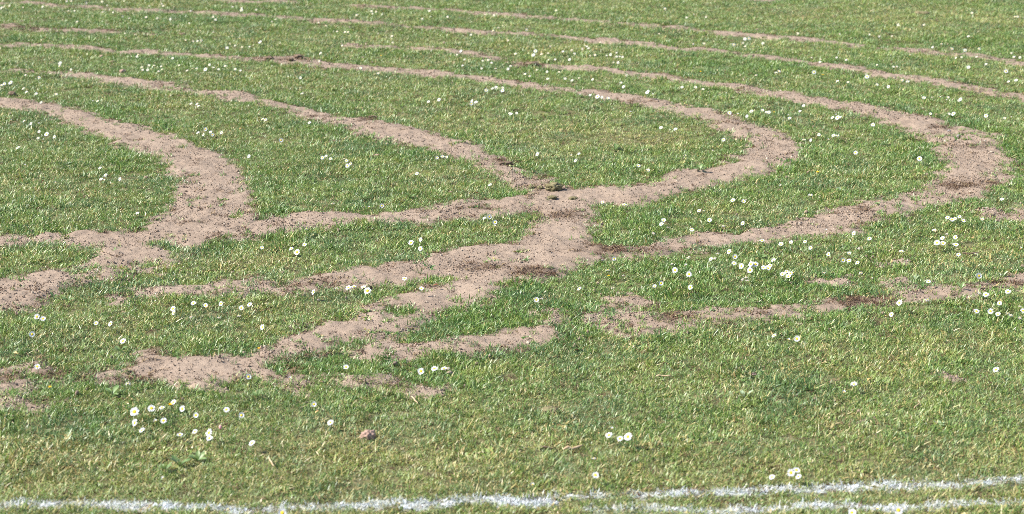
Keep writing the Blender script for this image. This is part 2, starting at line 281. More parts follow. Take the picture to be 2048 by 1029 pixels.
def stamp(px, z):
    x, y = at([p[0] for p in px], [p[1] for p in px], z); return list(zip(x, y))
for k, (nm, (rag, s)) in enumerate(SOIL.items()):
    px = P(s)
    for z in (0.0, 0.005):
        pts = stamp(px, z); a = np.array(pts)
        i0, i1 = np.searchsorted(gx, [a[:, 0].min() - .3, a[:, 0].max() + .3]); j0, j1 = np.searchsorted(gy, [a[:, 1].min() - .3, a[:, 1].max() + .3])
        if i1 <= i0 or j1 <= j0: continue
        sl = (slice(j0, j1), slice(i0, i1)); d = sd_poly(pts, XG[sl], YG[sl])
        up = d > D[sl]
        D[sl] = np.where(up, d, D[sl]); OWN[sl] = np.where(up, k, OWN[sl]); RAG[sl] = np.where(up, rag, RAG[sl])
for s in GRASS:
    pts = stamp(P(s), 0.004); D = np.minimum(D, -sd_poly(pts, XG, YG))
Draw = D.copy()
# ragged edge
RAG = RAG * (1 - 0.4 * sstep(7.5, 10.0, YG))
D = D - 0.006 + 0.003 * sstep(7.5, 11.0, YG) + RAG * (0.055 * fbm(XG, YG, 9.0, 1, 3) + 0.095 * fbm(XG, YG, 26.0, 4, 2)) - np.maximum(RAG - 0.75, 0) * 0.025
def ell(lst):
    f = np.zeros(XG.shape)
    for (px, py, rx, ry, s) in lst:
        x0, y0 = at(px, py); xr = float(at(px + rx, py)[0] - x0); yr = float(at(px, py - ry)[1] - y0)
        q = ((XG - x0) / xr) ** 2 + ((YG - y0) / max(yr, .05)) ** 2
        f = np.maximum(f, s * np.exp(-q * 1.1))
    return f
MUL = ell(MULCH); MUL = np.clip(MUL * (1.1 + 1.2 * fbm(XG, YG, 14, 2, 3)), 0, 1)
SPR = ell([(1880, 583, 150, 14, 1), (1350, 640, 180, 22, .6), (50, 760, 90, 20, .9), (40, 812, 80, 12, .6), (1150, 650, 60, 15, 1), (740, 768, 150, 14, .8), (240, 545, 100, 20, 1), (450, 578, 150, 9, .5), (700, 700, 60, 14, .7), (1900, 410, 120, 10, .6), (1940, 285, 70, 12, .6), (620, 575, 80, 12, .7), (1620, 610, 60, 10, 1)]); DRY = ell(DRYSPOT); LUS = ell(LUSHSPOT)
def samp(F, x, y):
    u = np.clip((np.asarray(x) - GX0) / GS, 0, len(gx) - 1.001); v = np.clip((np.asarray(y) - GY0) / GS, 0, len(gy) - 1.001)
    i = u.astype(int); j = v.astype(int); fu = u - i; fv = v - j
    return (F[j, i] * (1 - fu) + F[j, i + 1] * fu) * (1 - fv) + (F[j + 1, i] * (1 - fu) + F[j + 1, i + 1] * fu) * fv
def hgt(x, y):
    """gentle unevenness of the lawn"""
    x = np.asarray(x, float); y = np.asarray(y, float)
    f = np.exp(-np.maximum(np.hypot(x, y - 8) - 14, 0) * 0.05)
    return f * (0.008 * fbm(x, y, 1.1, 3, 2) + 0.006 * fbm(x, y, 4.5, 5, 2) + 0.0075 * fbm(x, y, 9.0, 1, 2))
def soil_z(x, y):
    d = samp(D, x, y); n1 = fbm(x, y, 22, 2, 3, 0.6); n2 = fbm(x, y, 75, 6, 2, 0.6); n3 = fbm(x, y, 6, 1, 2)
    ins = sstep(-0.02, 0.03, d)
    return 0.0008 - 0.008 * sstep(-0.035, -0.05, d) + 0.007 * sstep(-0.03, 0.04, d) + ins * (0.0058 * n1 + 0.0042 * n2 + 0.003 * n3)
def soil_top(x, y): return hgt(x, y) + np.maximum(soil_z(x, y), 0)

# the white line: centre (pixels), half width in metres, strength
LINE1 = P("-160,1010 0,1008 120,1003 300,1001 420,1006 480,1012 520,1010 640,1004 850,1002 950,992 1020,1000 1060,998 1124,988 1200,986 1300,984 1440,980 1536,972 1640,969 1750,960 1850,962 1950,957 2048,951 2220,943")
LINE2 = P("1180,1010 1300,1012 1420,1016 1500,1008 1600,1004 1680,1004 1800,1004 1900,1002 1960,998 2048,996 2220,992")
LINEB = P("960,991 1050,1004 1110,1000")
def pline(px): x, y = at([p[0] for p in px], [p[1] for p in px], 0.010); return np.stack([x, y], 1)
def dline(pl, x, y):
    d = np.full(np.shape(x), 1e9)
    for a, b in zip(pl[:-1], pl[1:]):
        e = b - a; t = np.clip(((x - a[0]) * e[0] + (y - a[1]) * e[1]) / (e @ e), 0, 1)
        d = np.minimum(d, np.hypot(x - a[0] - t * e[0], y - a[1] - t * e[1]))
    return d
PL1, PL2, PL3 = pline(LINE1), pline(LINE2), pline(LINEB)
def paint(x, y):
    n = fbm(x, y, 16, 5, 3); n2 = fbm(x, y, 5, 2, 2)
    a = sstep(0.029, 0.006, dline(PL1, x, y) + 0.018 * n) * (0.95 + 0.6 * n2 + 0.6 * n)
    b = sstep(0.024, 0.004, dline(PL2, x, y) + 0.016 * n) * (0.85 + 0.3 * n2 + 0.3 * n)
    c = sstep(0.030, 0.010, dline(PL3, x, y) + 0.012 * n)
    return np.clip(np.maximum(np.maximum(a, b), c), 0, 1)

# ------------------------------------------------------------------ ground sheet
def axis(lo, hi, step, outer):
    c = np.arange(lo, hi + step / 2, step); o = np.array(outer)
    return np.concatenate([lo - o[::-1], c, hi + o])
ax_ = axis(-6.0, 6.0, 0.03, [0.1, 0.3, 0.8, 2, 5, 12, 30, 80, 200, 600]); ay_ = axis(2.6, 16.4, 0.03, [0.1, 0.3, 0.8, 2, 5, 12, 30, 80, 200, 600])
X, Y = np.meshgrid(ax_, ay_); nx, ny = len(ax_), len(ay_)
co = np.stack([X, Y, hgt(X, Y)], -1).reshape(-1, 3)
ii = (np.arange(ny - 1)[:, None] * nx + np.arange(nx - 1)[None, :]).ravel()
me = mesh_np('ground', co, np.stack([ii, ii + 1, ii + nx + 1, ii + nx], 1))
xf, yf = co[:, 0], co[:, 1]
fa = me.attributes.new('far', 'FLOAT', 'POINT'); fa.data.foreach_set('value', np.clip((np.maximum(np.maximum(yf - 15.5, np.abs(xf) - yf * 0.303 - 1.35), 2.8 - yf) + 0.1) / 0.3, 0, 1).astype(np.float32))
near = (yf < 5.5) & (yf > 2.8) & (np.abs(xf) < 3); pv = np.zeros(len(xf), np.float32); pv[near] = paint(xf[near], yf[near])
pa = me.attributes.new('paint', 'FLOAT', 'POINT'); pa.data.foreach_set('value', pv)
link('ground', me, M_ground, kind='structure', label='uneven earth and thatch floor under the mown lawn')

# ------------------------------------------------------------------ bare soil: one sheet of crumbly earth per stretch of track
SS = 0.009
sx = np.arange(-5.4, 5.4, SS); sy = np.arange(3.1, 15.8, SS)
X, Y = np.meshgrid(sx, sy); d = samp(D, X, Y); keep = d > -0.052
own = OWN[np.clip(((Y - GY0) / GS).astype(int), 0, len(gy) - 1), np.clip(((X - GX0) / GS).astype(int), 0, len(gx) - 1)]
nxs = len(sx); cell = keep[:-1, :-1] & keep[1:, :-1] & keep[:-1, 1:] & keep[1:, 1:]; cown = own[:-1, :-1]
SOIL_LABEL = {
 'left_bend': 'pale bare soil track bending down at the left of the lawn', 'lower_left_patch': 'bare soil patch running off the left edge below the bend',
 'lower_arm': 'thin bare soil track between the left bend and the crossing', 'middle_arm': 'narrow soil track slanting from upper left to the crossing',
 'inner_loop': 'soil track sweeping round in the smaller loop beside the crossing', 'crossing': 'broad bare soil area spreading down left from the track crossing',
 'outer_loop': 'soil track sweeping round in the larger right-hand loop', 'second_strip': 'long thin soil strip, second from the top of the lawn',
 'top_strip': 'long thin soil strip nearest the top of the lawn', 'island_strip': 'short soil strip below the dark green grass island',
 'right_patch': 'patchy soil strip right of the dark green grass island', 'mulch_patch': 'dark brown torn patch of soil and dead roots',
}
for k, nm in enumerate(SOIL):
    jj, i2 = np.nonzero(cell & (cown == k))
    if len(jj) < 4: continue
    v = jj * nxs + i2; f = np.stack([v, v + 1, v + nxs + 1, v + nxs], 1)
    used, inv = np.unique(f, return_inverse=True); xx = X.ravel()[used]; yy = Y.ravel()[used]
    z = hgt(xx, yy) + soil_z(xx, yy)
    name = 'soil_track' if nm in ('left_bend', 'lower_arm', 'middle_arm', 'inner_loop', 'outer_loop', 'crossing') or 'strip' in nm or 'arm' in nm else 'soil_patch'
    me = mesh_np(name, np.stack([xx, yy, z], 1), inv.reshape(f.shape))
    a = me.attributes.new('mulch', 'FLOAT', 'POINT'); a.data.foreach_set('value', samp(MUL, xx, yy).astype(np.float32))
    link(name, me, M_soil, kind='structure', label=SOIL_LABEL.get(nm))

# ------------------------------------------------------------------ scattering by geometry nodes
def scatter(name, pts, rot, scl, idx, protos, attrs, **tags):
    me = bpy.data.meshes.new(name); me.vertices.add(len(pts)); me.vertices.foreach_set('co', np.asarray(pts, np.float32).ravel())
    def add(n, ty, key, v):
        a = me.attributes.new(n, ty, 'POINT'); a.data.foreach_set(key, np.asarray(v).ravel())
    add('rot', 'FLOAT_VECTOR', 'vector', rot.astype(np.float32)); add('scl', 'FLOAT_VECTOR', 'vector', scl.astype(np.float32))
    add('idx', 'INT', 'value', idx.astype(np.int32))
    for n, v in attrs.items():
        v = np.asarray(v, np.float32); add(n, 'FLOAT_VECTOR' if v.ndim == 2 else 'FLOAT', 'vector' if v.ndim == 2 else 'value', v)
    o = link(name, me, **tags)
    ng = bpy.data.node_groups.new(name + '_scatter', 'GeometryNodeTree')
    ng.interface.new_socket('Geometry', in_out='INPUT', socket_type='NodeSocketGeometry'); ng.interface.new_socket('Geometry', in_out='OUTPUT', socket_type='NodeSocketGeometry')
    N = ng.nodes; gi = N.new('NodeGroupInput'); go = N.new('NodeGroupOutput'); m2p = N.new('GeometryNodeMeshToPoints')
    ip = N.new('GeometryNodeInstanceOnPoints'); ci = N.new('GeometryNodeCollectionInfo')
    ci.inputs[0].default_value = protos; ci.inputs[1].default_value = True; ci.inputs[2].default_value = True
    def na(n, ty):
        x = N.new('GeometryNodeInputNamedAttribute'); x.data_type = ty; x.inputs[0].default_value = n
        return [s for s in x.outputs if s.enabled][0]
    L = ng.links.new
    L(gi.outputs[0], m2p.inputs[0]); L(m2p.outputs[0], ip.inputs['Points']); L(ci.outputs[0], ip.inputs['Instance'])
    ip.inputs['Pick Instance'].default_value = True
    L(na('idx', 'INT'), ip.inputs['Instance Index']); L(na('rot', 'FLOAT_VECTOR'), ip.inputs['Rotation']); L(na('scl', 'FLOAT_VECTOR'), ip.inputs['Scale'])
    L(ip.outputs[0], go.inputs[0])
    md = o.modifiers.new('scatter', 'NODES'); md.node_group = ng
    return o

def blades_mesh(name, n, rad, hmin, hmax, wmin, wmax, lean, rg, curve=0.5, flat=False):
    """one tuft: n curved tapering blades"""
    a = rg.random(n) * 2 * np.pi; r = rad * np.sqrt(rg.random(n)); bx, by = r * np.cos(a), r * np.sin(a)
    h = rg.uniform(hmin, hmax, n) * rg.choice([1, 1, 1, 0.7, 1.25], n); w = rg.uniform(wmin, wmax, n) / 2
    th = rg.random(n) * 2 * np.pi; ln = np.abs(rg.normal(lean, 0.28, n)); ln = np.clip(ln, 0.02, 1.5)
    cu = rg.uniform(0.1, 1.0, n) * curve; face = th + np.pi / 2 + rg.normal(0, 0.7, n)
    ts = [0.0, 0.4, 0.75, 1.0]; wt = [0.8, 1.0, 0.7, 0.0]
    cos_, fcs, bl = [], [], []; px, py, pz = bx.copy(), by.copy(), np.full(n, -0.004)
    rows = []; t0 = 0
    for t in ts:
        dt = t - t0; t0 = t; an = np.clip(ln + cu * t * 1.4, 0, 1.62)
        px = px + h * dt * np.sin(an) * np.cos(th); py = py + h * dt * np.sin(an) * np.sin(th); pz = pz + h * dt * np.cos(an)
        rows.append((px.copy(), py.copy(), np.maximum(pz, 0.0015 if t > 0 else -0.004)))
    cx, sy_ = np.cos(face), np.sin(face)
    tint = rg.random(n); dr = rg.random(n)
    V = []; B = []
    for (x, y, z), q, t in zip(rows[:-1], wt, ts):
        V.append(np.stack([x - cx * w * q, y - sy_ * w * q, z], 1)); V.append(np.stack([x + cx * w * q, y + sy_ * w * q, z], 1))
        for _ in range(2): B.append(np.stack([tint, np.full(n, t), dr, np.ones(n)], 1))
    x, y, z = rows[-1]; V.append(np.stack([x, y, z], 1)); B.append(np.stack([tint, np.ones(n), dr, np.ones(n)], 1))
    V = np.stack(V, 1).reshape(-1, 3); B = np.stack(B, 1).reshape(-1, 4); o = np.arange(n)[:, None] * 7
    T = np.array([[0, 1, 3], [0, 3, 2], [2, 3, 5], [2, 5, 4], [4, 5, 6]])
    F = (o[:, :, None] + T[None]).reshape(-1, 3)
    me = mesh_np(name, V, F); c = me.color_attributes.new('bl', 'FLOAT_COLOR', 'POINT'); c.data.foreach_set('color', B.astype(np.float32).ravel())
    return me
def proto_coll(name, meshes, mat):
    col = bpy.data.collections.new(name)
    for i, m in enumerate(meshes):
        m.materials.append(mat); o = bpy.data.objects.new('%s_%02d' % (name, i), m); col.objects.link(o)
    return col
rg = np.random.default_rng(3)
tufts = []
for i in range(8): tufts.append(blades_mesh('tuft_%02d' % i, 40, 0.024, 0.010, 0.023, 0.0013, 0.0027, 0.68, rg))          # 0-7 mown turf
for i in range(8, 12): tufts.append(blades_mesh('tuft_%02d' % i, 34, 0.022, 0.015, 0.029, 0.0014, 0.0029, 0.54, rg))      # 8-11 longer, lusher
for i in range(12, 16): tufts.append(blades_mesh('tuft_%02d' % i, 40, 0.026, 0.008, 0.018, 0.0013, 0.0027, 0.78, rg))     # 12-15 low, matted
for i in range(16, 18): tufts.append(blades_mesh('tuft_%02d' % i, 9, 0.012, 0.014, 0.030, 0.0015, 0.0028, 0.60, rg))      # 16-17 sparse sprouts
for i in range(18, 20): tufts.append(blades_mesh('tuft_%02d' % i, 14, 0.020, 0.008, 0.020, 0.0045, 0.0085, 0.95, rg))     # 18-19 clover and weed leaves
TUFTS = proto_coll('tuft', tufts, M_grass)

def jgrid(step, y0, y1, margin):
    """jittered grid over the part of the lawn in and just beside the view"""
    ys = np.arange(y0, y1, step); out = []
    for y in ys:
        half = y * 0.303 + margin; xs = np.arange(-half, half, step)
        out.append(np.stack([xs + rng.uniform(-.5, .5, len(xs)) * step, y + rng.uniform(-.5, .5, len(xs)) * step], 1))
    return np.concatenate(out)
pt = np.concatenate([jgrid(0.0185, 2.7, 5.4, 1.5), jgrid(0.021, 5.4, 8.0, 1.5), jgrid(0.025, 8.0, 11.0, 1.5), jgrid(0.029, 11.0, 15.6, 1.4)])
x, y = pt[:, 0], pt[:, 1]
d = samp(D, x, y); mu = samp(MUL, x, y)
n1 = fbm(x, y, 1.6, 0, 3); n2 = fbm(x, y, 7, 3, 3); n3 = fbm(x, y, 24, 6, 2)
prob = np.clip(sstep(0.045, -0.050, d + 0.060 * n3 + 0.03 * n2) ** 1.2 + 0.012 + 0.30 * (n2 > 0.28) * (n3 > 0.1) + 0.75 * samp(SPR, x, y) * (n3 > 0.02), 0, 1)
prob = prob * np.where(d < -0.06, np.clip(1.15 - 0.8 * (n3 < -0.45) - 0.35 * (n2 < -0.4), 0.2, 1), 1) * (1 - 0.85 * mu)
keep = rng.random(len(x)) < prob
x, y, d, mu, n1, n2, n3 = (q[keep] for q in (x, y, d, mu, n1, n2, n3))
edge = np.exp(-np.maximum(-d, 0) / 0.09)                                # close to bare soil
DR = np.clip(0.13 + 0.25 * n1 + 0.45 * n2 + 0.5 * n3 - 0.35 * edge + 0.65 * samp(DRY, x, y) - 0.8 * samp(LUS, x, y) + 0.30 * sstep(4.6, 4.1, y), 0, 1)
LU = np.clip(0.20 - 0.6 * n1 + 0.4 * n3 + 0.45 * edge + 0.9 * samp(LUS, x, y) - 0.6 * samp(DRY, x, y) - 0.3 * sstep(4.9, 4.2, y), 0, 1)
r = rng.random(len(x))
idx = rng.integers(0, 8, len(x))
idx = np.where(r < 0.15 + 0.55 * LU, rng.integers(8, 12, len(x)), idx)
idx = np.where((DR > 0.5) & (r > 0.45), rng.integers(12, 16, len(x)), idx)
idx = np.where((d > -0.01) & (r < 0.8), rng.integers(16, 18, len(x)), idx)
idx = np.where((n2 > 0.12) & (n3 > 0.05) & (rng.random(len(x)) < 0.34), rng.integers(18, 20, len(x)), idx)
sc = rng.uniform(0.75, 1.15, len(x)) * (0.92 + 0.25 * n3) * np.where(y > 10, 1.12, 1.0) * np.where(y < 4.7, 0.85, 1.0)
la, lb = fbm(x, y, 5, 1, 3), fbm(x, y, 5, 4, 3)
sc = np.maximum(sc * (1 + 0.35 * fbm(x, y, 4.0, 6, 3) + 0.40 * fbm(x, y, 13.0, 2, 2)), 0.72) * (1 + 0.25 * np.exp(-np.abs(d + 0.015) / 0.02) * (rng.random(len(x)) < .5))
rot = np.stack([rng.normal(0, .10, len(x)) + 0.32 * la, rng.normal(0, .10, len(x)) + 0.32 * lb, rng.random(len(x)) * 6.283], 1)
pa_ = np.where(y < 5.5, paint(x, y), 0)
z = hgt(x, y) + 0.0015 + np.where(d > 0.0, np.maximum(soil_z(x, y), 0), 0)
pts = np.stack([x, y, z], 1); scl = np.stack([sc, sc, sc * np.clip(1 + 0.2 * n2, .7, 1.3)], 1)
wp = pa_ > 0.25
g0 = ~wp
scatter('grass', pts[g0], rot[g0], scl[g0], idx[g0], TUFTS, {'zone': np.stack([DR, LU, pa_ * 0.6], 1)[g0]}, kind='stuff', label='short mown grass, green with straw-coloured blades, covering the lawn', cat='grass')
# painted line: the same turf with its blades caked white, a little denser
xe = []
for _ in range(2): xe.append(np.stack([x[wp] + rng.normal(0, .012, wp.sum()), y[wp] + rng.normal(0, .008, wp.sum())], 1))
xe = np.concatenate(xe); pe = paint(xe[:, 0], xe[:, 1]); xe = xe[pe > 0.3]; pe = pe[pe > 0.3]
m = len(xe); sc = rng.uniform(0.6, 0.95, m)
scatter('painted_line', np.stack([xe[:, 0], xe[:, 1], hgt(xe[:, 0], xe[:, 1])], 1), np.stack([rng.normal(0, .1, m), rng.normal(0, .1, m), rng.random(m) * 6.283], 1), np.stack([sc, sc, sc], 1),
        rng.choice(np.array([0, 1, 2, 3, 12, 13, 14, 15, 18]), m), TUFTS, {'zone': np.stack([np.full(m, .4), np.zeros(m), pe], 1)}, kind='stuff',
        label='white painted pitch line on the grass along the bottom edge', cat='painted line')

# soil crumbs
def crumb(name, rg, sub=1):
    import bmesh
    bm = bmesh.new(); bmesh.ops.create_icosphere(bm, subdivisions=sub, radius=1.0)
    for v in bm.verts: v.co *= rg.uniform(0.65, 1.15); v.co.z *= 0.75
    me = bpy.data.meshes.new(name); bm.to_mesh(me); bm.free(); return me
CR = proto_coll('crumb', [crumb('crumb_%d' % i, rg) for i in range(7)], M_crumb)
pt = np.concatenate([jgrid(0.0085, 3.2, 8.0, 0.4), jgrid(0.0125, 8.0, 13.6, 0.5)])
x, y = pt[:, 0], pt[:, 1]; d = samp(D, x, y); cl = fbm(x, y, 8, 7, 3)
thrown = (d > -0.22) & (rng.random(len(x)) < 0.035 * np.exp(np.minimum(d, 0) / 0.07))
k = thrown | (d > -0.045 + 0.03 * cl) & (rng.random(len(x)) < np.clip(0.55 + 0.9 * cl, 0.20, 1)); x, y, d = x[k], y[k], d[k]; m = len(x)
r = np.clip(rng.lognormal(math.log(0.0016), 0.46, m) * (1 + 0.6 * fbm(x, y, 3.5, 3, 2)), 0.0009, 0.0070) * np.where(y > 8, 1.25, 1)
rot = rng.random((m, 3)) * 6.283; z = hgt(x, y) + np.where(d < -0.05, 0.008, soil_z(x, y)) + r * 0.35; r = np.where(d < -0.05, r * 1.5, r)
scatter('soil_crumbs', np.stack([x, y, z], 1), rot, np.stack([r * rng.uniform(.8, 1.5, m), r, r], 1), rng.integers(0, 7, m), CR,
        {'tone': np.clip(rng.normal(0.5, 0.24, m) - 0.4 * samp(MUL, x, y), 0, 1)}, kind='stuff', label='small crumbs of dry pinkish earth strewn over the bare tracks', cat='soil')
print('crumbs', m)

# dead thatch in the torn patches and here and there in the turf
th = [blades_mesh('thatch_%d' % i, 26, 0.024, 0.008, 0.026, 0.0012, 0.003, 1.15, rg, 0.7) for i in range(5)]
TH = proto_coll('thatch', th, M_thatch)
pt = jgrid(0.022, 3.2, 14.0, 0.5); x, y = pt[:, 0], pt[:, 1]; mu = samp(MUL, x, y); d = samp(D, x, y); nn = fbm(x, y, 11, 2, 3)
pr = np.where(mu > .12, mu * 0.9, 0) + np.where(d < 0.02, 0.05 + 0.35 * (nn > 0.42), 0.02 + 0.22 * (nn > 0.5)) + 0.25 * (np.abs(d) < 0.012) * (nn > 0)
k = rng.random(len(x)) < pr; x, y = x[k], y[k]; m = len(x); s = rng.uniform(.7, 1.2, m)
scatter('dead_thatch', np.stack([x, y, soil_top(x, y) + 0.001], 1), np.stack([rng.normal(0, .15, m), rng.normal(0, .15, m), rng.random(m) * 6.283], 1), np.stack([s, s, s], 1), rng.integers(0, 5, m), TH, {},
        kind='stuff', label='brown dead grass and roots matted in the torn turf', cat='dead grass')

# ------------------------------------------------------------------ daisies
def quads_to_me(name, V, F, mats, mi=None):
    me = bpy.data.meshes.new(name); me.from_pydata(V, [], F); me.update()
    for m_ in mats: me.materials.append(m_)
    if mi: me.polygons.foreach_set('material_index', mi)
    me.polygons.foreach_set('use_smooth', [True] * len(F)); return me
def ring_petals(R, r0, n, lift, rnd, drop=0.0, jit=0.1, keep=1.0):
    """ray florets of a flower head of radius R: each a narrow three-segment strip"""
    V, F = [], []
    for lay in range(2):
        for i in range(n):
            if rnd.random() > keep: continue
            a = (i + 0.5 * lay) / n * 2 * math.pi + rnd.uniform(-jit, jit) * 0.6; Rl = R * rnd.uniform(0.88, 1.05) * (1 - 0.06 * lay)
            wd = 2 * math.pi * R / n * 0.36; li = lift + rnd.uniform(-.22, .22) + 0.12 * lay; dp = drop + rnd.uniform(-.08, .08)
            ca, sa = math.cos(a), math.sin(a); b = len(V)
            for t, w in ((0, .55), (.45, .95), (.85, 1.0), (1.0, .45)):
                rr = r0 + (Rl - r0) * t * math.cos(li); zz = (Rl - r0) * (t * math.sin(li) - dp * t * t)
                V.append((rr * ca - sa * wd * w, rr * sa + ca * wd * w, zz)); V.append((rr * ca + sa * wd * w, rr * sa - ca * wd * w, zz))
            for q in range(3): F.append((b + 2 * q, b + 2 * q + 1, b + 2 * q + 3, b + 2 * q + 2))
    return V, F
def dome(r, h, seg=12, rings=4, z0=0.0):
    V = [(0, 0, z0 + h)]; F = []
    for j in range(1, rings + 1):
        p = j / rings * math.pi / 2
        for i in range(seg): a = 2 * math.pi * i / seg; V.append((r * math.sin(p) * math.cos(a), r * math.sin(p) * math.sin(a), z0 + h * math.cos(p)))
    for i in range(seg): F.append((0, 1 + i, 1 + (i + 1) % seg))
    for j in range(rings - 1):
        for i in range(seg): a = 1 + j * seg + i; b = 1 + j * seg + (i + 1) % seg; F.append((a, a + seg, b + seg, b))
    b = len(V); V.append((0, 0, z0 - h * .8))                               # green cup below
    for i in range(seg): F.append((b, 1 + (rings - 1) * seg + (i + 1) % seg, 1 + (rings - 1) * seg + i))
    return V, F
def tube(pts, rads, seg=6):
    V, F = [], []
    for k_, (p, r_) in enumerate(zip(pts, rads)):
        t = (Vector(pts[min(k_ + 1, len(pts) - 1)]) - Vector(pts[max(k_ - 1, 0)])).normalized(); u = t.orthogonal().normalized(); w = t.cross(u)
        for i in range(seg):
            a = 2 * math.pi * i / seg; V.append(tuple(Vector(p) + (u * math.cos(a) + w * math.sin(a)) * r_))
    for k_ in range(len(pts) - 1):
        for i in range(seg): a = k_ * seg + i; b = k_ * seg + (i + 1) % seg; F.append((a, b, b + seg, a + seg))
    F.append(tuple(range(seg - 1, -1, -1))); F.append(tuple((len(pts) - 1) * seg + i for i in range(seg)))
    return V, F
rnd = random.Random(5)
HR, HZ = 0.0100, 0.030          # head radius, head height
def rotm(V, M_): return [tuple(M_ @ Vector(v)) for v in V]
KINDS = {   # code: (list of (petal args), tilt range in degrees, size, petal material)
 'f': dict(lift=.10, drop=.0, keep=1., tilt=(28, 66), size=1.0, mat=M_petal), 'b': dict(lift=.06, drop=.02, keep=1., tilt=(38, 58), size=1.25, mat=M_petal),
 't': dict(lift=.15, drop=.0, keep=.98, tilt=(24, 40), size=.95, mat=M_petal), 'u': dict(lift=.12, drop=.0, keep=1., tilt=(4, 16), size=1.0, mat=M_petal),
 's': dict(lift=.35, drop=.5, keep=.6, tilt=(-10, 30), size=.80, mat=M_petal_old), 'c': dict(lift=.95, drop=.1, keep=.9, tilt=(5, 35), size=.72, mat=M_petal)}
PROTO = {}
for c, k_ in KINDS.items():
    for v in range(5):
        V1, F1 = ring_petals(HR, HR * .20, 20, k_['lift'], rnd, k_['drop'], .12, k_['keep'] - .05 * v)
        dr_ = HR * (.40 if c != 's' else .25); V2, F2 = dome(dr_, dr_ * .5, z0=HR * .03)
        tl = math.radians(rnd.uniform(*k_['tilt'])); Mh = Matrix.Translation((0, 0, HZ)) @ Matrix.Rotation(tl, 4, 'X')
        V1 = rotm(V1, Mh); V2 = rotm(V2, Mh)
        bend = rnd.uniform(-.006, .006); end = Mh @ Vector((0, 0, -HR * .18))
        V3, F3 = tube([(bend, rnd.uniform(0, .008), -.004), (bend * .6, .002, HZ * .5), tuple(end)], [.0008, .0007, .0008], 5)
        pm = quads_to_me('petals', V1, F1, [k_['mat']]); dm = quads_to_me('disc', V2, F2, [M_disc]); sm = quads_to_me('stem', V3, F3, [M_stem])
        n1_, n2_ = len(V1), len(V1) + len(V2)
        VV = V1 + V2 + V3; FF = F1 + [tuple(i + n1_ for i in f) for f in F2] + [tuple(i + n2_ for i in f) for f in F3]
        whole = quads_to_me('daisy', VV, FF, [k_['mat'], M_disc, M_stem], [0] * len(F1) + [1] * len(F2) + [2] * len(F3))
        PROTO[c, v] = (pm, dm, sm, whole)
# a head faces -Y (towards the camera) when turned by 0

